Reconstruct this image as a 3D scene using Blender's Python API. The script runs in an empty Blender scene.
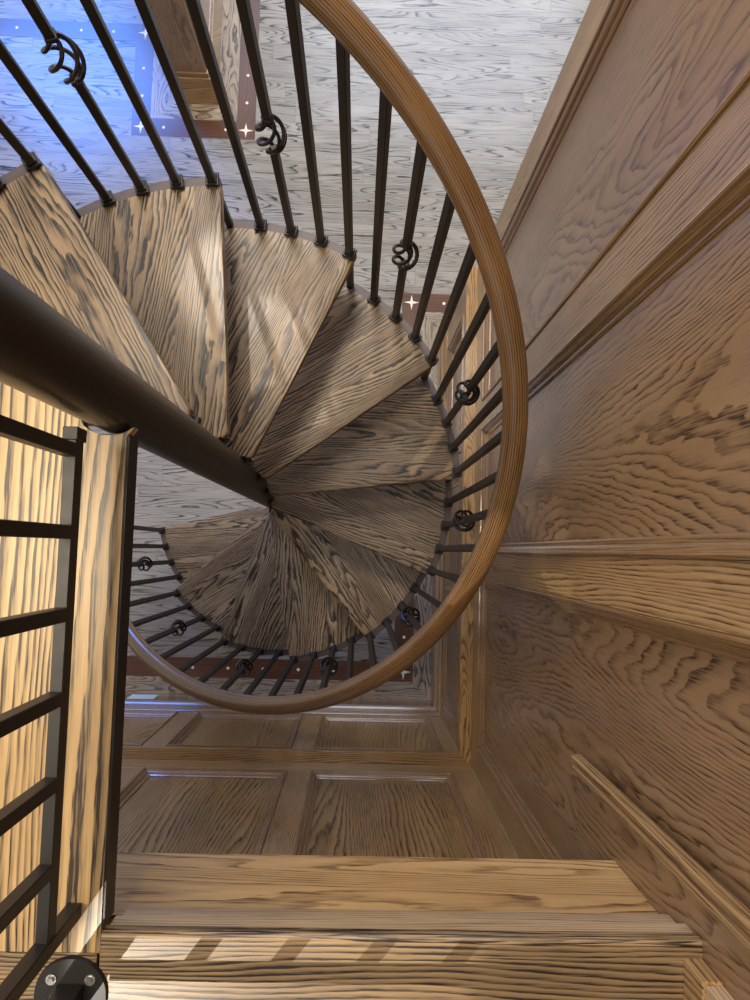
import bpy, bmesh, math, random
from mathutils import Vector, Matrix
random.seed(7)
C = bpy.context.scene.collection
PI = math.pi
Z0 = 4.177                       # camera height above the lower floor (m); floor is z = 0

# ------------------------------------------------------------------ materials
def new_mat(name):
    m = bpy.data.materials.new(name); m.use_nodes = True
    nt = m.node_tree
    return m, nt, nt.nodes['Principled BSDF']

class N:
    """small node-graph helper"""
    def __init__(s, nt): s.nt = nt
    def node(s, t, **kw):
        n = s.nt.nodes.new(t)
        for k, v in kw.items(): setattr(n, k, v)
        return n
    def link(s, a, b): s.nt.links.new(a, b)
    def m(s, op, a, b=None, c=None):
        n = s.node('ShaderNodeMath', operation=op)
        for i, v in enumerate((a, b, c)):
            if v is None: continue
            if isinstance(v, (int, float)): n.inputs[i].default_value = v
            else: s.link(v, n.inputs[i])
        return n.outputs[0]
    def xyz(s, x, y, z):
        n = s.node('ShaderNodeCombineXYZ')
        for i, v in enumerate((x, y, z)):
            if isinstance(v, (int, float)): n.inputs[i].default_value = v
            else: s.link(v, n.inputs[i])
        return n.outputs[0]
    def noise(s, vec, scale=1, detail=2, rough=.5, lac=2, dist=0):
        n = s.node('ShaderNodeTexNoise')
        s.link(vec, n.inputs['Vector'])
        n.inputs['Scale'].default_value = scale; n.inputs['Detail'].default_value = detail
        n.inputs['Roughness'].default_value = rough; n.inputs['Distortion'].default_value = dist
        return n.outputs['Fac']
    def ramp(s, fac, pts, interp='LINEAR'):
        n = s.node('ShaderNodeValToRGB'); n.color_ramp.interpolation = interp
        cr = n.color_ramp
        while len(cr.elements) > 1: cr.elements.remove(cr.elements[-1])
        cr.elements[0].position = pts[0][0]; cr.elements[0].color = col4(pts[0][1])
        for p, c in pts[1:]:
            e = cr.elements.new(p); e.color = col4(c)
        s.link(fac, n.inputs[0])
        return n.outputs['Color']
    def mix(s, fac, a, b, mode='MIX'):
        n = s.node('ShaderNodeMix', data_type='RGBA', blend_type=mode)
        for sock, v in ((n.inputs[0], fac), (n.inputs[6], a), (n.inputs[7], b)):
            if isinstance(v, (int, float)): sock.default_value = v
            elif isinstance(v, tuple): sock.default_value = col4(v)
            else: s.link(v, sock)
        return n.outputs[2]

def lin(c): return c/12.92 if c <= .04045 else ((c+.055)/1.055)**2.4
def col4(c):
    if isinstance(c, (int, float)): return (c, c, c, 1)
    return (lin(c[0]/255), lin(c[1]/255), lin(c[2]/255), 1)

def wood(name, light, mid, dark, rings=30, ku=7.0, kv=1.0, straight=35.0, rough=.35,
         jag=.035, pore=.5, coat=0.0, line=.34, planks=None, bump=.25, contrast=1.0, bright=0.0, staves=None, seam=(84, 72, 60), jf=7, modlo=.55, pf=300):
    """open-grained oak: contour lines of a stretched noise field give the cathedral figure.
    UV = metres (u across the grain, v along it)."""
    m, nt, bs = new_mat(name); g = N(nt)
    tc = g.node('ShaderNodeTexCoord'); oi = g.node('ShaderNodeObjectInfo')
    sep = g.node('ShaderNodeSeparateXYZ'); g.link(tc.outputs['UV'], sep.inputs[0])
    u, v = sep.outputs[0], sep.outputs[1]
    seed = g.m('MULTIPLY', oi.outputs['Random'], 53.7)
    tone = oi.outputs['Random']; gap = None
    if staves:
        sw = g.node('ShaderNodeTexWhiteNoise', noise_dimensions='2D')
        g.link(g.xyz(g.m('FLOOR', g.m('DIVIDE', g.m('ADD', u, g.m('MULTIPLY', tone, 1.3)), staves)), tone, 0), sw.inputs['Vector'])
        seed = g.m('MULTIPLY', sw.outputs['Value'], 71.3); tone = sw.outputs['Value']
    if planks:
        w, L = planks
        row = g.m('FLOOR', g.m('DIVIDE', u, w))
        wn = g.node('ShaderNodeTexWhiteNoise', noise_dimensions='1D'); g.link(row, wn.inputs['W'])
        off = g.m('MULTIPLY', wn.outputs['Value'], L)
        vv = g.m('DIVIDE', g.m('ADD', v, off), L)
        cn = g.m('FLOOR', vv)
        wn2 = g.node('ShaderNodeTexWhiteNoise', noise_dimensions='2D'); g.link(g.xyz(row, cn, 0), wn2.inputs['Vector'])
        seed = g.m('MULTIPLY', wn2.outputs['Value'], 97.3); tone = wn2.outputs['Value']
        fu = g.m('PINGPONG', g.m('DIVIDE', u, w), .5)          # 0 at plank edges
        fu = g.m('FRACT', g.m('DIVIDE', u, w))
        e1 = g.m('MULTIPLY', g.m('MINIMUM', fu, g.m('SUBTRACT', 1.0, fu)), w)
        fv = g.m('FRACT', vv)
        e2 = g.m('MULTIPLY', g.m('MINIMUM', fv, g.m('SUBTRACT', 1.0, fv)), L)
        gap = g.m('LESS_THAN', g.m('MINIMUM', e1, e2), .0012)
    base = g.xyz(g.m('MULTIPLY', u, ku), g.m('MULTIPLY', v, kv), seed)
    h = g.noise(base, 1, 1.5, .45)
    jg = g.noise(g.xyz(g.m('MULTIPLY', u, ku*jf), g.m('MULTIPLY', v, kv*jf*2.2), seed), 1, 2, .6)
    hh = g.m('ADD', h, g.m('MULTIPLY', g.m('SUBTRACT', jg, .5), jag))
    t = g.m('ADD', g.m('MULTIPLY', hh, rings), g.m('MULTIPLY', u, straight))
    fr = g.m('FRACT', t)
    # smooth both sides of the saw-tooth so it stays clean at a distance
    ringc = g.ramp(fr, [(0, 1.0), (line*.45, .95), (line, .38), (min(line+.3, .9), .0), (.93, .0), (1, 1.0)])
    rs = g.node('ShaderNodeSeparateColor'); g.link(ringc, rs.inputs[0]); ring = rs.outputs[0]
    pr = g.noise(g.xyz(g.m('MULTIPLY', u, pf), g.m('MULTIPLY', v, pf/28), seed), 1, 2, .6)
    pores = g.ramp(pr, [(.42, 0.0), (.62, 1.0)])
    ps = g.node('ShaderNodeSeparateColor'); g.link(pores, ps.inputs[0]); po = ps.outputs[0]
    wide = g.noise(g.xyz(g.m('MULTIPLY', u, 9), g.m('MULTIPLY', v, 1.6), g.m('ADD', seed, 11)), 1, 3, .55)
    mod = g.ramp(g.noise(g.xyz(g.m('MULTIPLY', u, 14), g.m('MULTIPLY', v, 3), g.m('ADD', seed, 5)), 1, 2, .5), [(.35, modlo), (.62, 1.0)])
    c = g.mix(g.ramp(wide, [(.3, 0.0), (.7, 1.0)]), light, mid)
    f = g.m('MULTIPLY', g.m('MULTIPLY', ring, g.m('ADD', g.m('MULTIPLY', po, pore), 1-pore)), contrast)
    f = g.m('MULTIPLY', f, mod)
    f = g.m('MINIMUM', g.m('ADD', f, g.m('MULTIPLY', po, .10*contrast)), 1.0)
    c = g.mix(f, c, dark)
    hv = g.node('ShaderNodeHueSaturation'); g.link(c, hv.inputs['Color'])
    g.link(g.m('ADD', .9 + bright, g.m('MULTIPLY', tone, .2)), hv.inputs['Value'])
    c = hv.outputs[0]
    if gap is not None: c = g.mix(gap, c, seam)
    g.link(c, bs.inputs['Base Color'])
    bs.inputs['Roughness'].default_value = rough
    bs.inputs['Coat Weight'].default_value = coat; bs.inputs['Coat Roughness'].default_value = .18
    if bump:
        b = g.node('ShaderNodeBump'); b.inputs['Strength'].default_value = bump; b.inputs['Distance'].default_value = .0006
        b.invert = True; g.link(f, b.inputs['Height']); g.link(b.outputs[0], bs.inputs['Normal'])
    return m

def plain(name, rgb, rough=.5, metal=0.0, speck=0.0, coat=0.0):
    m, nt, bs = new_mat(name); g = N(nt)
    tc = g.node('ShaderNodeTexCoord')
    n = g.noise(tc.outputs['Object'], 60, 3, .6)
    a = tuple(max(0, x*(1-speck)) for x in rgb); b = tuple(min(255, x*(1+speck)) for x in rgb)
    g.link(g.ramp(n, [(.35, a), (.65, b)]), bs.inputs['Base Color'])
    g.link(g.m('ADD', rough-.06, g.m('MULTIPLY', n, .12)), bs.inputs['Roughness'])
    bs.inputs['Metallic'].default_value = metal; bs.inputs['Coat Weight'].default_value = coat
    return m

W_TREAD = wood('tread_oak', (170, 144, 110), (126, 101, 74), (24, 15, 10), rings=28, ku=6.5, kv=.8, straight=85, line=.44, rough=.40, pore=.5, jag=.05, staves=.125, modlo=.72, contrast=1.5, pf=260)
W_LAND  = wood('landing_oak', (164, 135, 96), (124, 99, 69), (34, 23, 15), rings=14, ku=8, kv=1.1, straight=130, line=.42, rough=.36, pore=.45, staves=.15, contrast=1.4, modlo=.6)
W_NOSE  = wood('nosing_oak', (200, 172, 134), (176, 148, 112), (98, 74, 52), rings=10, ku=7, kv=1.0, straight=140, line=.34, rough=.32, pore=.5, contrast=.9, coat=.2)
W_LEDGE = wood('ledge_oak', (188, 150, 98), (164, 126, 78), (70, 46, 27), rings=16, ku=10, kv=2.0, straight=40, line=.34, rough=.3, pore=.5, contrast=1.1, coat=.2)
W_PLAT  = wood('platform_oak', (200, 166, 114), (176, 140, 92), (50, 34, 22), rings=13, ku=7, kv=.7, straight=70, line=.38, rough=.36, pore=.5, contrast=1.5, modlo=.55)
W_FASC  = wood('fascia_oak', (202, 164, 110), (178, 140, 90), (92, 62, 36), rings=20, ku=7, kv=.7, straight=25, line=.26, rough=.36, contrast=1.05, pore=.55)
W_WALL  = wood('panel_oak_veneer', (150, 119, 85), (132, 101, 69), (58, 38, 23), rings=44, ku=3.2, kv=.45, straight=48, line=.30, rough=.28, contrast=1.05, coat=.4, jag=.035, jf=9, pore=.6)
W_FRAME = wood('frame_oak', (174, 140, 95), (150, 116, 74), (70, 47, 28), rings=16, ku=8, kv=.8, straight=110, line=.38, rough=.32, contrast=1.05, coat=.25)
W_MOULD = wood('moulding_oak', (150, 115, 77), (130, 97, 62), (66, 43, 27), rings=8, ku=8, kv=1.0, straight=160, line=.34, rough=.18, contrast=.8, coat=.7)
W_DARKP = wood('panel_oak_brown', (168, 133, 84), (142, 109, 65), (56, 38, 22), rings=20, ku=4.2, kv=.5, straight=60, line=.34, rough=.28, contrast=1.15, coat=.3, pore=.6)
W_FLOOR = wood('floor_oak_planks', (158, 153, 146), (138, 131, 122), (26, 23, 22), rings=24, ku=9, kv=.85, straight=5, line=.20, rough=.3, planks=(.128, 1.5), contrast=1.4, pore=.4, jag=.018, coat=.2, seam=(112, 102, 92), modlo=.1, jf=6, pf=160)
W_BORD  = wood('floor_oak_border', (180, 164, 142), (150, 133, 112), (44, 35, 28), rings=17, ku=8, kv=2.0, straight=6, line=.30, rough=.3, coat=.2, contrast=1.2)
W_WALN  = wood('walnut_strip', (104, 66, 46), (84, 52, 36), (48, 28, 20), rings=8, ku=8, kv=.8, straight=60, line=.4, rough=.26, contrast=.6, coat=.3)
W_RAIL  = wood('handrail_oak', (136, 101, 63), (108, 77, 45), (44, 28, 16), rings=6, ku=12, kv=.7, straight=170, line=.4, rough=.25, contrast=1.1, coat=.5, bump=.1, pore=.3)
M_BRONZE = plain('bronze_paint', (22, 14, 11), .36, .0, .12, coat=.1)
M_IRON   = plain('dark_iron', (19, 13, 11), .45, .0, .15)
M_SCROLL = plain('antique_iron', (40, 33, 30), .25, .5, .3)
M_BAND   = plain('band_steel', (78, 66, 66), .45, .1, .06)
M_INLAY  = plain('pale_inlay', (236, 228, 212), .4, 0, .04)
M_STEEL  = plain('zinc_bolt', (178, 176, 172), .3, .8, .2)
M_STICK  = plain('pale_label', (196, 212, 214), .5, 0, .03)
M_PLASTER = plain('ceiling_plaster', (216, 210, 200), .8, 0, .02)

# ------------------------------------------------------------------ mesh helpers
def uvbox(bm, grain=(0, 0, 1), off=(0, 0)):
    """metre-scale UVs: v along the grain, u across it."""
    uv = bm.loops.layers.uv.verify(); g = Vector(grain).normalized()
    bm.normal_update()
    for f in bm.faces:
        n = f.normal
        a = n.cross(g)
        if a.length < .35:
            a = g.orthogonal().normalized(); b = g.cross(a)
            for l in f.loops: l[uv].uv = (l.vert.co.dot(a)+off[0], l.vert.co.dot(b)*.3+off[1])
            continue
        a.normalize()
        # keep u continuous over an edge: use dominant axis sign
        k = max(range(3), key=lambda i: abs(a[i]))
        if a[k] < 0: a = -a
        for l in f.loops: l[uv].uv = (l.vert.co.dot(a)+off[0], l.vert.co.dot(g)+off[1])

def box(bm, x0, x1, y0, y1, z0, z1):
    vs = [bm.verts.new((x, y, z)) for x in (x0, x1) for y in (y0, y1) for z in (z0, z1)]
    for q in ((0,1,3,2), (4,6,7,5), (0,4,5,1), (2,3,7,6), (0,2,6,4), (1,5,7,3)):
        bm.faces.new([vs[i] for i in q])
    return vs

def bevel(bm, w, seg=2):
    bmesh.ops.bevel(bm, geom=list(bm.edges), offset=w, segments=seg, profile=.6, affect='EDGES', clamp_overlap=True)

def extrude_profile(bm, pts, A, B, xdir, zdir, miterA=0, miterB=0):
    """sweep a closed 2-D profile (p,q) from A to B; p along xdir, q along zdir.
    miter: shift along the run per unit p at each end."""
    A, B, X, Zd = Vector(A), Vector(B), Vector(xdir), Vector(zdir)
    d = (B-A).normalized()
    r0 = [bm.verts.new(A + X*p + Zd*q + d*(miterA*p)) for p, q in pts]
    r1 = [bm.verts.new(B + X*p + Zd*q - d*(miterB*p)) for p, q in pts]
    n = len(pts)
    for i in range(n):
        bm.faces.new((r0[i], r0[(i+1) % n], r1[(i+1) % n], r1[i]))
    bm.faces.new(list(reversed(r0))); bm.faces.new(r1)

def finish(bm, smooth=False, ang=35):
    bmesh.ops.recalc_face_normals(bm, faces=list(bm.faces))
    if smooth:
        for f in bm.faces: f.smooth = True
        for e in bm.edges:
            if len(e.link_faces) == 2 and e.calc_face_angle(0) > math.radians(ang): e.smooth = False

def obj(name, bm, mat, parent=None, grain=None, smooth=False, uvoff=None, keepuv=False):
    """world-space bmesh -> one mesh object (children are stored relative to their root)."""
    finish(bm, smooth)
    if grain is not None and not keepuv:
        uvbox(bm, grain, uvoff or (random.uniform(0, 9), random.uniform(0, 9)))
    me = bpy.data.meshes.new(name); bm.to_mesh(me); bm.free()
    me.materials.append(mat)
    o = bpy.data.objects.new(name, me); C.objects.link(o)
    if parent is not None:
        r = Vector((0, 0, 0)); p = parent
        while p is not None: r += p.location; p = p.parent
        me.transform(Matrix.Translation(-r)); o.parent = parent
    return o

def empty(name, loc):
    o = bpy.data.objects.new(name, None); o.empty_display_size = .1
    o.location = loc; C.objects.link(o); return o
def tag(o, label=None, cat=None, group=None, kind=None):
    if label: o['label'] = label
    if cat: o['category'] = cat
    if group: o['group'] = group
    if kind: o['kind'] = kind
    return o
def struct(o, label=None, cat=None):
    o['kind'] = 'structure'
    if label: o['label'] = label
    if cat: o['category'] = cat
    return o
def B(): return bmesh.new()
def bx(name, dims, mat, parent=None, grain=(0, 0, 1), bev=.0):
    bm = B(); box(bm, *dims)
    if bev: bevel(bm, bev)
    return obj(name, bm, mat, parent, grain)

# ------------------------------------------------------------------ measured layout
PX, PY = -.3857, .2242            # centre pole
RB, RT, RR = .7343, .724, .7406   # balusters, tread edge, handrail
TH0, DTH, H = 3.3378, .5056, .24
ZB = Z0 - 3.9372                  # top of the first tread
HR = .9138                        # handrail centre above the nosing line
ZL = Z0 - 1.057                   # landing level
XW, YW, ZW = .475, -.897, Z0-3.16 # wainscot faces and its ledge
XU, YU = .525, -.945              # upper walls, set back behind the ledge
YE = 1.345                        # free end of the right wall

# ------------------------------------------------------------------ lower floor with its inlaid borders
def poly(bm, pts, z0, z1):
    lo = [bm.verts.new((x, y, z0)) for x, y in pts]; hi = [bm.verts.new((x, y, z1)) for x, y in pts]
    n = len(pts)
    for i in range(n): bm.faces.new((lo[i], lo[(i+1) % n], hi[(i+1) % n], hi[i]))
    bm.faces.new(hi); bm.faces.new(list(reversed(lo)))
fl = B(); box(fl, -7, 5, -2.2, 8, -.12, 0)
floor = struct(obj('floor', fl, W_FLOOR, None, (1, 0, 0), uvoff=(.03, 0)), 'pale oak plank floor at the bottom of the stairwell', 'floor')
E1 = .0016; E2 = .0022
hw = .0575
def strip(bm, x0, y0, x1, y1, z=E1):
    box(bm, min(x0, x1), max(x0, x1), min(y0, y1), max(y0, y1), -.002, z)
wal = B()
XS, YS = .284, -.714; YT = 1.53
strip(wal, -3.2, YS-hw, XS-hw, YS+hw)
obj('walnut_strip', wal, W_WALN, floor, (1, 0, 0))
wal = B(); strip(wal, XS-hw, YS+hw, XS+hw, YT-hw); obj('walnut_strip', wal, W_WALN, floor, (0, 1, 0))
wal = B(); strip(wal, XS+hw, YT-hw, 3.6, YT+hw); obj('walnut_strip', wal, W_WALN, floor, (1, 0, 0))
for sx, sy in ((XS, YS), (XS, YT)):
    wal = B(); strip(wal, sx-hw, sy-hw, sx+hw, sy+hw); obj('walnut_square', wal, W_WALN, floor, (1, 0, 0))
# mitred oak boards between strip and wall
m = B(); poly(m, [(-3.2, YW), (XW, YW), (XS+hw, YS-hw), (-3.2, YS-hw)], -.002, E1); obj('border_board', m, W_BORD, floor, (1, 0, 0))
m = B(); poly(m, [(XW, YW), (XW, YE+.02), (XS+hw, YT-hw), (XS+hw, YS-hw)], -.002, E1); obj('border_board', m, W_BORD, floor, (0, 1, 0))
m = B(); poly(m, [(XW, YE+.02), (3.6, YE+.02), (3.6, YT-hw), (XS+hw, YT-hw)], -.002, E1); obj('border_board', m, W_BORD, floor, (1, 0, 0))
# border round the far wall end
PXL, PXR, PYF = -1.19, -.972, 2.77
SR, SL, SY, SY2 = -.776, -1.428, 2.592, 3.205
for a in ((SL+hw, SY-hw, SR-hw, SY+hw, (1, 0, 0)), (SR-hw, SY+hw, SR+hw, 6.5, (0, 1, 0)), (SL-hw, SY+hw, SL+hw, SY2-hw, (0, 1, 0)), (-6, SY2-hw, SL-hw, SY2+hw, (1, 0, 0))):
    w_ = B(); strip(w_, *a[:4]); obj('walnut_strip', w_, W_WALN, floor, a[4])
for sx, sy in ((SR, SY), (SL, SY), (SL, SY2)):
    w_ = B(); strip(w_, sx-hw, sy-hw, sx+hw, sy+hw); obj('walnut_square', w_, W_WALN, floor, (1, 0, 0))
m = B(); poly(m, [(PXL, PYF), (PXR, PYF), (SR-hw, SY+hw), (SL+hw, SY+hw)], -.002, E1); obj('border_board', m, W_BORD, floor, (1, 0, 0))
m = B(); poly(m, [(PXR, PYF), (PXR, 6.5), (SR-hw, 6.5), (SR-hw, SY+hw)], -.002, E1); obj('border_board', m, W_BORD, floor, (0, 1, 0))
m = B(); poly(m, [(PXL, PYF), (SL+hw, SY+hw), (SL+hw, SY2+hw), (PXL, SY2+hw)], -.002, E1); obj('border_board', m, W_BORD, floor, (0, 1, 0))
# inlays: four-pointed stars at the corners, round pins along the strips
def star(x, y):
    bm = B(); r1, r2 = .047, .009
    pts = []
    for k in range(8):
        a = PI/4*k + (0.0); r = r1 if k % 2 == 0 else r2*1.3
        pts.append((x+r*math.cos(a), y+r*math.sin(a)))
    poly(bm, pts, 0, E2+.0004); obj('star_inlay', bm, M_INLAY, floor)
for s in ((XS, YS), (XS, YT), (SR, SY), (SL, SY), (SL, SY2)): star(*s)
def pin(x, y):
    bm = B(); n = 10
    poly(bm, [(x+.0095*math.cos(2*PI*k/n), y+.0095*math.sin(2*PI*k/n)) for k in range(n)], 0, E2+.0004)
    obj('pin_inlay', bm, M_INLAY, floor)
for k in range(1, 9): pin(XS-.207*k, YS)
for k in range(1, 11): pin(XS, YS+.204*k)
for k in range(1, 5): pin(XS+.2*k, YT)
for k in (.62, 1.62, 2.55): pin(SR-.2*k-.0, SY)
for k in range(1, 7): pin(SR, SY+.18*k)
for k in (1, 2): pin(SL, SY+.18*k+.02)
for k in range(1, 5): pin(SL-.2*k, SY2)

# ------------------------------------------------------------------ panelled walls
MOULD = [(0, -.001), (0, .027), (.005, .029), (.009, .027), (.0105, .021), (.016, .019), (.021, .014), (.0225, .008), (.030, .0075), (.034, .003), (.034, -.001)]  # (in from the frame edge, proud of the panel)

class Wall:
    """a run of frame-and-panel wall. axis 'x': face at x=c looking -x, run along y. axis 'y': face at y=c looking +y, run along x."""
    def __init__(s, name, axis, c, a0, a1, z0, z1, thick, label, mat=W_WALL):
        s.axis, s.c = axis, c
        s.pc = c + .022 if axis == 'x' else c - .022           # panel plane
        far = c + thick if axis == 'x' else c - thick
        bm = B()
        if axis == 'x': box(bm, s.pc, far, a0, a1, z0, z1)
        else: box(bm, a0, a1, far, s.pc, z0, z1)
        s.o = struct(obj(name, bm, mat, None, (0, 0, 1)), label, 'wall')
    def bar(s, name, a0, a1, z0, z1, grain, mat=W_FRAME, proud=0.0, bev=.0012):
        bm = B()
        if s.axis == 'x': box(bm, s.c-proud, s.pc+.002, a0, a1, z0, z1)
        else: box(bm, a0, a1, s.pc-.002, s.c+proud, z0, z1)
        if bev: bevel(bm, bev, 1)
        return obj(name, bm, mat, s.o, grain)
    def stile(s, a0, a1, z0, z1): s.bar('stile', a0, a1, z0, z1, (0, 0, 1))
    def rail(s, a0, a1, z0, z1): s.bar('rail', a0, a1, z0, z1, (0, 1, 0) if s.axis == 'x' else (1, 0, 0))
    def mould(s, a0, a1, z0, z1, mat=W_MOULD, k=1.15):
        """picture-frame moulding inside one panel opening"""
        bm = B()
        out = Vector((-1, 0, 0)) if s.axis == 'x' else Vector((0, 1, 0))
        al = Vector((0, 1, 0)) if s.axis == 'x' else Vector((1, 0, 0)); up = Vector((0, 0, 1))
        P = lambda a, z: (Vector((s.pc, a, z)) if s.axis == 'x' else Vector((a, s.pc, z)))
        pts = [(p*k, q) for p, q in MOULD]
        extrude_profile(bm, pts, P(a0, z0), P(a1, z0), up, out, 1, 1)
        extrude_profile(bm, pts, P(a0, z1), P(a1, z1), -up, out, 1, 1)
        extrude_profile(bm, pts, P(a0, z0), P(a0, z1), al, out, 1, 1)
        extrude_profile(bm, pts, P(a1, z0), P(a1, z1), -al, out, 1, 1)
        obj('panel_moulding', bm, mat, s.o, (0, 0, 1), smooth=True)

TOP = Z0 + .35
# upper right wall
wr = Wall('wall_right', 'x', XU, YU, YE, ZW-.02, TOP, .12, 'tall oak panelled wall right of the spiral stair, above the ledge')
zr = ZW
wr.rail(YU, YE, zr, Z0-2.995)
st = [(YU, -.822), (-.105, .0), (.545, .665), (1.222, YE)]
for a in st: wr.stile(a[0], a[1], Z0-2.995, TOP)
for i in range(3): wr.mould(st[i][1], st[i+1][0], Z0-2.995, TOP+.1)
# upper end wall (foot of the picture)
we = Wall('wall_back', 'y', YU, -3.0, XU, ZW-.02, ZL-.05, .12, 'brown oak panelled wall below the landing, above the ledge', W_DARKP)
we.rail(-3.0, XU, zr, Z0-3.04)
st = [(-2.42, -2.31), (-1.70, -1.59), (-.987, -.883), (-.278, -.177), (.426, XU)]
for a in st: we.stile(a[0], a[1], Z0-3.04, ZL-.05)
for i in range(4): we.mould(st[i][1], st[i+1][0], Z0-3.04, ZL-.04)
# lower wainscot, standing 50 mm proud
wl = Wall('wall_right_lower', 'x', XW, YW, YE, 0, ZW-.02, .12, 'lower oak wainscot on the right, under the ledge')
zb = Z0-3.84
wl.rail(YW, YE, ZW-.11, ZW-.02); wl.rail(YW, YE, .0, zb)
st = [(YW, -.80), (-.30, -.20), (.38, .48), (1.15, YE)]
for a in st: wl.stile(a[0], a[1], zb, ZW-.11)
for i in range(3): wl.mould(st[i][1], st[i+1][0], zb, ZW-.11)
wf = Wall('wall_back_lower', 'y', YW, -3.0, XW, 0, ZW-.02, .12, 'lower oak wainscot along the foot of the stairwell', W_DARKP)
wf.rail(-3.0, XW, ZW-.035, ZW-.02); wf.rail(-3.0, XW, 0, zb)
st = [(-2.36, -2.26), (-1.66, -1.56), (-.946, -.840), (-.276, -.173), (.406, XW)]
for a in st: wf.stile(a[0], a[1], zb, ZW-.035)
for i in range(4): wf.mould(st[i][1], st[i+1][0], zb, ZW-.035)
# ledge caps
bm = B(); poly(bm, [(XW-.004, YW+.004), (XW-.004, YE), (XU+.02, YE), (XU+.02, YU-.02)], ZW-.022, ZW); bevel(bm, .002, 2)
struct(obj('trim_1', bm, W_LEDGE, None, (0, 1, 0)), 'oak ledge running along the right wall', 'trim')
bm = B(); poly(bm, [(-3.0, YW+.004), (XW-.004, YW+.004), (XU+.02, YU-.02), (-3.0, YU-.02)], ZW-.022, ZW); bevel(bm, .002, 2)
struct(obj('trim_2', bm, W_FRAME, None, (1, 0, 0)), 'oak ledge along the wall at the foot of the stairwell', 'trim')
# baseboards
BASE = [(0, 0), (0, .325), (.006, .325), (.014, .318), (.018, .306), (.012, .290), (.012, .215), (.022, .208), (.030, .196), (.031, .184), (.028, .176), (.028, 0)]
bm = B(); extrude_profile(bm, BASE, (XW, YW, 0), (XW, YE, 0), (-1, 0, 0), (0, 0, 1), 1, 0)
struct(obj('baseboard_right', bm, W_FRAME, None, (0, 1, 0), smooth=True))
bm = B(); extrude_profile(bm, BASE, (-3.0, YW, 0), (XW, YW, 0), (0, 1, 0), (0, 0, 1), 0, 1)
bb = struct(obj('baseboard_back', bm, W_MOULD, None, (1, 0, 0), smooth=True))
# pale label stuck on the baseboard
bm = B(); extrude_profile(bm, [(0, 0), (0, .11), (.0012, .11), (.0012, 0)], (-1.285, YW+.0281, .05), (-1.135, YW+.0281, .05), (0, 1, 0), (0, 0, 1))
lb = obj('sticker', bm, M_STICK)
tag(lb, 'small pale rectangular sticker on the baseboard below the handrail', 'sticker')

# far wall end with casing
wp = struct(bx('wall_left', (PXL, PXR, PYF, 6.6, 0, 2.72), W_WALL), 'narrow oak clad wall end rising from the lower floor', 'wall')
bm = B()
box(bm, PXL-.02, PXR+.02, PYF-.02, 6.6, 0, .24); bevel(bm, .004, 2)
obj('plinth', bm, W_FRAME, wp, (1, 0, 0))
bm = B(); box(bm, PXL-.012, PXR+.012, PYF-.012, 6.6, .24, .275); bevel(bm, .006, 2)
obj('plinth_moulding', bm, W_MOULD, wp, (1, 0, 0))
for y0 in (2.80, 3.9, 5.0):
    bm = B()
    box(bm, PXR-.002, PXR+.010, y0, y0+.10, .28, 2.7); bevel(bm, .002, 1); obj('stile', bm, W_FRAME, wp, (0, 0, 1))
# ------------------------------------------------------------------ landing
YLF = -.6                          # fascia plane
bm = B(); box(bm, -3.2, XU-.0015, -2.6, YLF, ZL-.355, ZL-.125)
ld = struct(obj('trim_5', bm, W_FASC, None, (1, 0, 0), uvoff=(.06, 3.3)), 'straight oak fascia board under the landing edge', 'trim')
def bull(y_front, y_back, zt, zb_, r=.009, n=4):
    p = [(y_back, zb_), (y_back, zt)]
    for k in range(n+1):
        a = PI/2 - PI/2*k/n; p.append((y_front - r + r*math.cos(a), zt - r + r*math.sin(a)))
    for k in range(n+1):
        a = -PI/2*k/n; p.append((y_front - r + r*math.cos(a), zb_ + r + r*math.sin(a)))
    return p
def run_x(bm, prof, x0, x1):
    a = [bm.verts.new((x0, p, q)) for p, q in prof]; b = [bm.verts.new((x1, p, q)) for p, q in prof]
    n = len(prof)
    for i in range(n): bm.faces.new((a[i], a[(i+1) % n], b[(i+1) % n], b[i]))
    bm.faces.new(list(reversed(a))); bm.faces.new(b)
XR = XU - .0015
# top boards of the landing
bm = B(); run_x(bm, bull(-.561, -.79, ZL, ZL-.026), -.3575, XR)
struct(obj('floor_landing', bm, W_LAND, None, (1, 0, 0), smooth=True, uvoff=(.2, .4)), 'oak landing boards with rounded nosing at the foot of the view', 'landing floor')
bm = B(); box(bm, -3.2, XR, -2.6, -.79, ZL-.026, ZL)
box(bm, -3.2, -.362, -.79, -.591, ZL-.026, ZL)
struct(obj('floor_landing_boards', bm, W_LAND, None, (1, 0, 0), uvoff=(.75, 2.1)), 'oak landing floor running out to the left', 'landing floor')
# stepped cove below the nosing
bm = B(); prof = [(-.79, ZL-.135), (-.79, ZL-.025), (-.565, ZL-.025), (-.565, ZL-.046), (-.566, ZL-.056), (-.574, ZL-.064), (-.581, ZL-.066), (-.581, ZL-.112), (-.586, ZL-.124), (-.592, ZL-.129), (-.592, ZL-.135)]
run_x(bm, prof, -.354, XR)
struct(obj('trim_3', bm, W_NOSE, None, (1, 0, 0), smooth=True), 'stepped cove moulding below the landing nosing', 'trim')
# ceiling of the space under the landing is the slab itself: plain boarded soffit
bm = B(); box(bm, -3.2, XR, -2.55, YLF-.02, ZL-.375, ZL-.355)
struct(obj('ceiling', bm, W_DARKP, None, (1, 0, 0)), 'boarded underside of the landing', 'ceiling')

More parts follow.
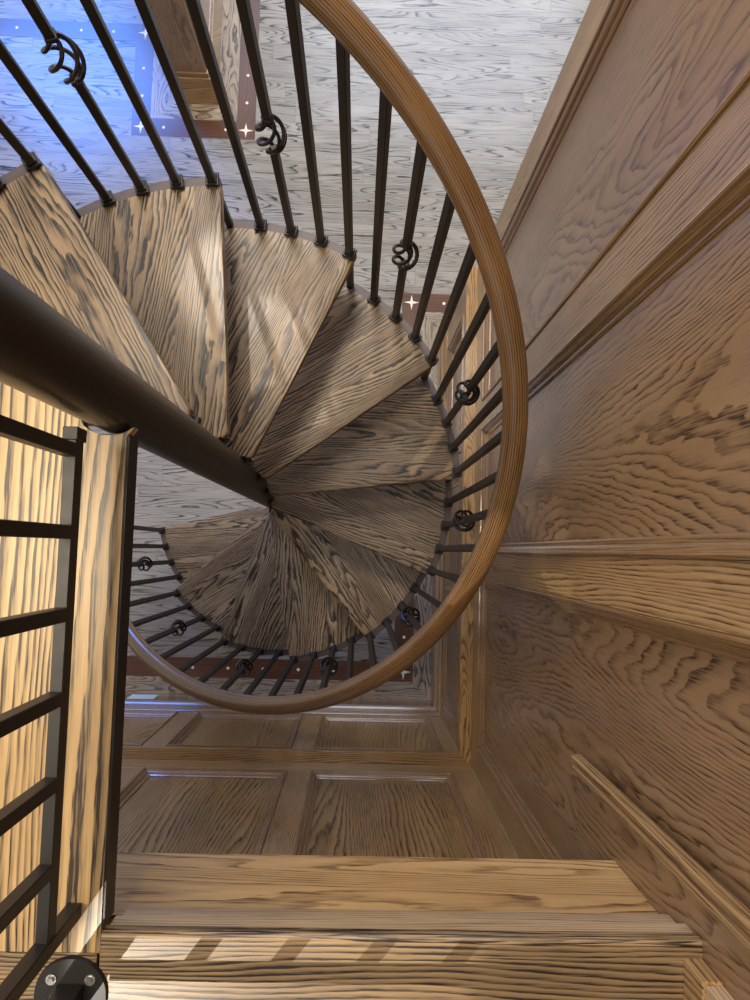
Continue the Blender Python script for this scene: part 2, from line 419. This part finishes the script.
# skirt panel on the right wall beside the landing
sk = struct(bx('trim_4', (XU-.001, XU+.021, -2.6, -.487, Z0-1.652, TOP), W_WALL, None, (0, 0, 1), .0015), 'oak side panel beside the landing with a moulded edge', 'trim')
bm = B(); EDGE = [(0, 0), (0, .016), (.006, .021), (.012, .020), (.015, .014), (.021, .0135), (.026, .020), (.034, .020), (.038, .012), (.038, 0)]
extrude_profile(bm, [(p, q) for p, q in EDGE], (XU+.001, -.458, Z0-1.635), (XU+.001, -.458, TOP), (0, -1, 0), (-1, 0, 0))
obj('edge_moulding', bm, W_FRAME, sk, (0, 0, 1), smooth=True)

# small return post at the wall
pb = empty('newel_stub', (.513, -.64, ZL)); tag(pb, 'short oak post block standing on the landing against the right wall', 'post')
bm = B(); box(bm, .494, XR, -.72, -.586, ZL, ZL+.058); bevel(bm, .0015, 1); obj('base_block', bm, W_FRAME, pb, (0, 0, 1))
bm = B(); box(bm, .4985, XR, -.72, -.590, ZL+.058, ZL+.95); bevel(bm, .0015, 1); obj('shaft', bm, W_NOSE, pb, (0, 0, 1))

# ------------------------------------------------------------------ spiral staircase
sp = empty('spiral_staircase', (PX, PY, 0))
tag(sp, 'spiral staircase with oak treads, dark iron balusters and curving oak handrail round a bronze pole', 'staircase')
def cyl(bm, x, y, z0, z1, r0, r1=None, n=48):
    r1 = r0 if r1 is None else r1
    a = [bm.verts.new((x+r0*math.cos(2*PI*k/n), y+r0*math.sin(2*PI*k/n), z0)) for k in range(n)]
    b = [bm.verts.new((x+r1*math.cos(2*PI*k/n), y+r1*math.sin(2*PI*k/n), z1)) for k in range(n)]
    for k in range(n): bm.faces.new((a[k], a[(k+1) % n], b[(k+1) % n], b[k]))
    bm.faces.new(list(reversed(a))); bm.faces.new(b)
bm = B(); cyl(bm, PX, PY, 0, Z0+.05, .0515); obj('centre_pole', bm, M_BRONZE, sp, smooth=True)
bm = B(); cyl(bm, PX, PY, 0, .012, .12); obj('base_plate', bm, M_BRONZE, sp, smooth=True)

def place(o, loc, rot, parent=sp):
    o.parent = parent; o.location = loc; o.rotation_euler = (0, 0, rot)
def raw(name, bm, mat, grain=None, smooth=False, uvoff=None):
    """mesh in local coordinates, placed later"""
    finish(bm, smooth)
    if grain: uvbox(bm, grain, uvoff or (0, 0))
    me = bpy.data.meshes.new(name); bm.to_mesh(me); bm.free(); me.materials.append(mat)
    return me

def tread_mesh():
    bm = B(); t = .034
    a0 = math.atan2(-.022, RT); a1 = DTH + .035
    pts = [(.066, -.044), (.3, -.036), (RT*math.cos(a0), RT*math.sin(a0))]
    n = 14
    for k in range(1, n+1):
        a = a0 + (a1-a0)*k/n; pts.append((RT*math.cos(a), RT*math.sin(a)))
    pts += [(.049*math.cos(a1), .049*math.sin(a1)), (.049*math.cos(.2), .049*math.sin(.2)), (.052, -.030)]
    poly(bm, pts, -t, 0)
    es = [e for e in bm.edges if abs(e.verts[0].co.z-e.verts[1].co.z) < 1e-5]
    bmesh.ops.bevel(bm, geom=es, offset=.006, segments=3, profile=.5, affect='EDGES', clamp_overlap=True)
    return bm
def tread_uv(me, k):
    """staves glued side by side: each ~9-14 cm stave has its own grain, running with the nosing"""
    uv = me.uv_layers[0]; rnd = random.Random(k*17+3)
bands = {}
tm = []
for k in range(3):                                 # three grain layouts, shared by the twelve treads
    tm.append(raw('tread', tread_mesh(), W_TREAD, (math.cos(.02-.07*k), math.sin(.02-.07*k), 0), True, (3.1*k, 1.7*k)))
def arc_bar(bm, r0, r1, a0, a1, z0, z1, n=14):
    prev = None; first = None
    for k in range(n+1):
        a = a0+(a1-a0)*k/n; c, s = math.cos(a), math.sin(a)
        q = [bm.verts.new((r*c, r*s, z)) for r, z in ((r0, z0), (r1, z0), (r1, z1), (r0, z1))]
        if prev:
            for i in range(4): bm.faces.new((prev[i], prev[(i+1) % 4], q[(i+1) % 4], q[i]))
        else: bm.faces.new(list(reversed(q)))
        prev = q
    bm.faces.new(prev)
bm = B(); arc_bar(bm, RT+.001, RT+.026, -.022, DTH+.03, -.042, -.004); band_me = raw('edge_band', bm, M_BAND, smooth=True)
bm = B()
poly(bm, [(.05, -.02), (.70, -.005), (.70, .03), (.05, .03)], -.052, -.036)
a = DTH*.9
poly(bm, [(.05*math.cos(a), .05*math.sin(a)), (.70*math.cos(a), .70*math.sin(a)), (.70*math.cos(a-.04), .70*math.sin(a-.04)), (.05*math.cos(a-.4), .05*math.sin(a-.4))], -.052, -.036)
arc_bar(bm, .045, .070, -.75, DTH+.1, -.062, -.035)
brk_me = raw('tread_bracket', bm, M_IRON)

NT = 12
def tread_obj(k):
    me = tm[(k*2) % 3]
    o = bpy.data.objects.new('tread', me); C.objects.link(o)
    place(o, (0, 0, ZB+(k-1)*H), TH0+DTH*(k-1))
    for nm, ml in (('edge_band', band_me), ('tread_bracket', brk_me)):
        c = bpy.data.objects.new(nm, ml); C.objects.link(c); c.parent = o
    return o
for k in range(1, NT+1): tread_obj(k)

# balusters: square bar + shoe; the middle one of each tread carries a twisted basket
HB = .0094
def sq(bm, x, z0, z1, h=HB, y=0):
    box(bm, x-h, x+h, y-h, y+h, z0, z1)
def bar_mesh(zlo, zhi, gap=None):
    bm = B()
    if gap:
        sq(bm, 0, zlo, gap[0]); sq(bm, 0, gap[1], zhi)
        for z in gap:
            box(bm, -.0115, .0115, -.0115, .0115, z-.006, z+.006)
    else: sq(bm, 0, zlo, zhi)
    bevel(bm, .0012, 1)
    return raw('baluster', bm, M_IRON)
def shoe_mesh():
    bm = B()
    box(bm, -.0135, .0135, -.0135, .0135, -.034, .006)
    box(bm, -.0175, .0175, -.0175, .0175, .006, .016)
    box(bm, -.0125, .0125, -.0125, .0125, .016, .024)
    bevel(bm, .0015, 1)
    return raw('shoe', bm, M_IRON)
def tube(bm, pts, r, n=8, closed=False):
    rings = []
    for i, p in enumerate(pts):
        p = Vector(p); a = Vector(pts[max(i-1, 0)]); b = Vector(pts[min(i+1, len(pts)-1)])
        d = (b-a).normalized(); x = d.orthogonal().normalized() if i == 0 else (lx - d*lx.dot(d)).normalized()
        lx = x; y = d.cross(x)
        rings.append([bm.verts.new(p + x*r*math.cos(2*PI*k/n) + y*r*math.sin(2*PI*k/n)) for k in range(n)])
    for a, b in zip(rings, rings[1:]):
        for k in range(n): bm.faces.new((a[k], a[(k+1) % n], b[(k+1) % n], b[k]))
    bm.faces.new(list(reversed(rings[0]))); bm.faces.new(rings[-1])
BZ, BH = .49, .118
def basket_mesh():
    bm = B()
    for w in range(4):
        pts = []
        for i in range(25):
            t = i/24; a = w*PI/2 + t*PI*1.35; r = .0050 + .0285*math.sin(PI*t)**.75
            pts.append((r*math.cos(a), r*math.sin(a), BZ-BH/2+BH*t))
        tube(bm, pts, .0046, 8)
    return raw('basket', bm, M_SCROLL, smooth=True)
shoe_me, basket_me = shoe_mesh(), basket_mesh()
def rise(i): return H*i/4.0
bar_me = [bar_mesh(-H-.004, HR-.018), bar_mesh(-.03, HR-.018+rise(1)), bar_mesh(-.03, HR-.018+rise(2), (BZ-BH/2, BZ+BH/2)), bar_mesh(-.03, HR-.018+rise(3))]
bar_first = bar_mesh(-.03, HR-.018)
for k in range(1, NT+1):
    for i in range(4):
        if k == NT and i > 0: continue
        me = bar_first if (k == 1 and i == 0) else bar_me[i]
        o = bpy.data.objects.new('baluster', me); C.objects.link(o)
        th = TH0+DTH*((k-1)+i/4.0)
        place(o, (RB*math.cos(th), RB*math.sin(th), ZB+(k-1)*H), th)
        s = bpy.data.objects.new('shoe', shoe_me); C.objects.link(s); s.parent = o
        if i == 0: s.location = (0.002, 0, -.002)
        if i == 2:
            b = bpy.data.objects.new('basket', basket_me); C.objects.link(b); b.parent = o
            b.rotation_euler = (0, 0, k*1.1)

# handrail: moulded oak section swept along the helix
def handrail():
    bm = B(); uvl = bm.loops.layers.uv.verify()
    prof = []                                   # (radial, up), bread-loaf over a narrower fillet
    a_, b_ = .0295, .0245
    for k in range(19):
        a = -.35 + (PI+.7)*k/18
        prof.append((a_*math.cos(a), b_*math.sin(a)+.004))
    prof += [(-.0225, -.0105), (-.0225, -.018), (-.017, -.0235), (.017, -.0235), (.0225, -.018), (.0225, -.0105)]
    per = [0]
    for i in range(len(prof)):
        p, q = prof[i], prof[(i+1) % len(prof)]; per.append(per[-1]+math.hypot(p[0]-q[0], p[1]-q[1]))
    t0, t1, n = -.32, 11.75, 260
    slope = H/(DTH*RR); L = math.hypot(1, slope)
    ring = []; Ls = []
    for j in range(n+1):
        t = t0+(t1-t0)*j/n; th = TH0+DTH*t
        c = Vector((RR*math.cos(th), RR*math.sin(th), ZB+t*H+HR))
        rad = Vector((math.cos(th), math.sin(th), 0)); tan = Vector((-math.sin(th), math.cos(th), slope)).normalized()
        up = rad.cross(tan)
        ring.append([bm.verts.new(c + rad*p + up*q) for p, q in prof]); Ls.append((t-t0)*DTH*RR*L)
    m_ = len(prof)
    for j in range(n):
        for i in range(m_):
            f = bm.faces.new((ring[j][i], ring[j][(i+1) % m_], ring[j+1][(i+1) % m_], ring[j+1][i]))
            for l, uvv in zip(f.loops, ((per[i], Ls[j]), (per[i+1], Ls[j]), (per[i+1], Ls[j+1]), (per[i], Ls[j+1]))): l[uvl].uv = uvv
    bm.faces.new(list(reversed(ring[0]))); bm.faces.new(ring[-1])
    finish(bm, True, 40)
    me = bpy.data.meshes.new('handrail'); bm.to_mesh(me); bm.free(); me.materials.append(W_RAIL)
    o = bpy.data.objects.new('handrail', me); C.objects.link(o); o.parent = sp
handrail()

# platform at the head of the stair
XP = -.358
bm = B()
pts = [(-1.35, -.59), (XP, -.59)]
pts += [(XP, .163)]
for k in range(9):
    a = -PI*.28 - (PI*.44)*k/8
    pts.append((PX+.060*math.cos(a), PY+.060*math.sin(a)))
pts += [(PX-.075, PY+.03), (-1.35, PY+.03)]
poly(bm, pts, ZL-.022, ZL)
obj('platform_deck', bm, W_PLAT, sp, (0, 1, 0), uvoff=(.31, 4.2))
bm = B(); box(bm, XP+.0003, XP+.0035, -.555, .170, ZL-.045, ZL-.003)
box(bm, XP-.05, XP+.0003, -.555, .170, ZL-.045, ZL-.0222)
box(bm, -1.34, PX-.055, .235, .243, ZL-.075, ZL-.0225)
obj('platform_frame', bm, M_IRON, sp)
for y in (-.3, 0.0):
    bm = B(); box(bm, -1.33, XP-.052, y, y+.04, ZL-.06, ZL-.0225); obj('platform_joist', bm, M_IRON, sp)

# ------------------------------------------------------------------ guard rail on the platform
gr = empty('guard_railing', (-.42, -.2, ZL)); tag(gr, 'dark iron guard railing of square bars along the platform edge, left foreground', 'railing')
XG = -.3975; ZG = Z0-.95
bm = B(); box(bm, XG-.0085, XG+.0085, -.533, .155, ZG-.025, ZG); bevel(bm, .001, 1); obj('bottom_rail', bm, M_IRON, gr)
bm = B(); box(bm, XG-.0105, XG+.0105, .140, .158, ZG-.029, ZG+.0035); bevel(bm, .001, 1); obj('rail_bracket', bm, M_IRON, gr)
bm = B(); box(bm, XG-.02, XG+.02, -.56, .160, Z0-.19, Z0-.165); bevel(bm, .004, 2); obj('top_rail', bm, M_IRON, gr)
def picket(y, z0=ZG-.002, z1=Z0-.19):
    bm = B(); box(bm, XG-.0094, XG+.0094, y-.0094, y+.0094, z0, z1); bevel(bm, .0012, 1)
    return obj('picket', bm, M_IRON, gr)
for y in (.126, .014, -.097, -.208, -.319, -.430): picket(y)
bm = B(); box(bm, XG-.0105, XG+.0105, -.5415, -.5205, ZL, Z0-.19); bevel(bm, .0012, 1); obj('end_post', bm, M_IRON, gr)

# landing post on its round flange
lp = empty('railing_post', (-.395, -.640, ZL)); tag(lp, 'dark iron post on a round bolted flange, bottom left on the landing', 'railing post')
bm = B(); cyl(bm, -.395, -.647, ZL, ZL+.006, .053, .051); obj('flange', bm, M_IRON, lp, smooth=True)
for a in (40, 140, 220, 320):
    bm = B(); x, y = -.395+.036*math.cos(math.radians(a)), -.647+.036*math.sin(math.radians(a))
    cyl(bm, x, y, ZL+.006, ZL+.0075, .0075, n=20); cyl(bm, x, y, ZL+.0075, ZL+.011, .0056, .0045, n=6); obj('bolt', bm, M_STEEL, lp)
bm = B(); box(bm, -.414, -.376, -.668, -.630, ZL+.006, Z0-.19); bevel(bm, .002, 2); obj('shaft', bm, M_IRON, lp)

# guard railing across the landing opening, just outside the lower edge of the frame
g2 = empty('guard_railing', (.04, -.665, ZL)); tag(g2, 'dark iron guard railing across the front of the landing, beyond the bolted post', 'railing')
bm = B(); box(bm, -.374, .490, -.674, -.656, ZL+.085, ZL+.108); bevel(bm, .001, 1); obj('bottom_rail', bm, M_IRON, g2)
bm = B(); box(bm, -.374, .490, -.685, -.645, Z0-.19, Z0-.165); bevel(bm, .004, 2); obj('top_rail', bm, M_IRON, g2)
for k in range(7):
    bm = B(); x = -.27+.121*k; box(bm, x-.0094, x+.0094, -.6744, -.6556, ZL+.106, Z0-.188); bevel(bm, .0012, 1); obj('picket', bm, M_IRON, g2)

# ------------------------------------------------------------------ camera
f, a, b, c = 694.5339, -.0719, .0235, -.0261
Rx = Matrix.Rotation(a, 3, 'X'); Ry = Matrix.Rotation(b, 3, 'Y'); Rz = Matrix.Rotation(c, 3, 'Z')
M3 = Rx @ Ry @ Rz                                   # world -> camera
cam = bpy.data.cameras.new('camera'); co = bpy.data.objects.new('camera', cam); C.objects.link(co)
cam.sensor_fit = 'VERTICAL'; cam.sensor_height = 36; cam.lens = f/1000*36
cam.clip_start = .02; cam.clip_end = 60
co.matrix_world = Matrix.Translation((0, 0, Z0)) @ M3.transposed().to_4x4()
bpy.context.scene.camera = co

# ------------------------------------------------------------------ light
sc = bpy.context.scene
w = bpy.data.worlds.new('world'); sc.world = w; w.use_nodes = True
bg = w.node_tree.nodes['Background']; bg.inputs[0].default_value = (1.0, .93, .84, 1); bg.inputs[1].default_value = .8
def area(name, loc, target, size, size_y, power, col):
    l = bpy.data.lights.new(name, 'AREA'); l.shape = 'RECTANGLE'; l.size = size; l.size_y = size_y; l.energy = power; l.color = col
    o = bpy.data.objects.new(name, l); C.objects.link(o); o.location = loc
    o.rotation_euler = (Vector(target)-Vector(loc)).to_track_quat('-Z', 'Y').to_euler()
    return o
def spot(name, loc, target, power, deg, blend, radius, col):
    l = bpy.data.lights.new(name, 'SPOT'); l.energy = power; l.spot_size = math.radians(deg); l.spot_blend = blend; l.shadow_soft_size = radius; l.color = col
    o = bpy.data.objects.new(name, l); C.objects.link(o); o.location = loc
    o.rotation_euler = (Vector(target)-Vector(loc)).to_track_quat('-Z', 'Y').to_euler()
    return o
area('window_light_far', (.7, 5.6, 2.9), (.25, 1.9, 0), 3.0, 2.2, 150, (.70, .80, 1.0))
area('window_light_blue', (-2.95, 4.7, 2.6), (-1.9, 2.8, 0), 1.5, 1.3, 170, (.06, .26, 1.0))
area('ceiling_light_landing', (-1.5, .3, Z0+2.2), (-.2, -.1, Z0-1.5), 1.0, 1.0, 50, (1.0, .88, .68))
area('fill_light_stairwell', (-.5, 2.2, Z0+1.8), (.2, -.5, Z0-2.4), 1.0, 1.0, 110, (1.0, .92, .82))  # added warm fill, brightens the right and back walls of the stairwell
d = Vector((.43, .54, -1))
t = Vector((-.10, -.585, ZL)); spot('sun_shaft_landing', t-d*4.2, t, 1100, 6.6, .3, .012, (1.0, .92, .78))
t = Vector((-.47, .10, ZL)); spot('fill_spot_platform', (-1.7, -.2, Z0+2.2), t, 150, 30, .5, .12, (1.0, .84, .58))  # added warm spot to brighten the platform deck, no real ceiling fixture
t = Vector((-.30, .58, Z0-2.0)); spot('sun_shaft_treads', (-.9, 2.3, Z0+2.1), t, 520, 4.6, .5, .03, (1.0, .95, .86))

sc.view_settings.view_transform = 'Standard'; sc.view_settings.look = 'None'
sc.view_settings.exposure = 0.0; sc.view_settings.gamma = 1; sc.view_settings.use_curve_mapping = False
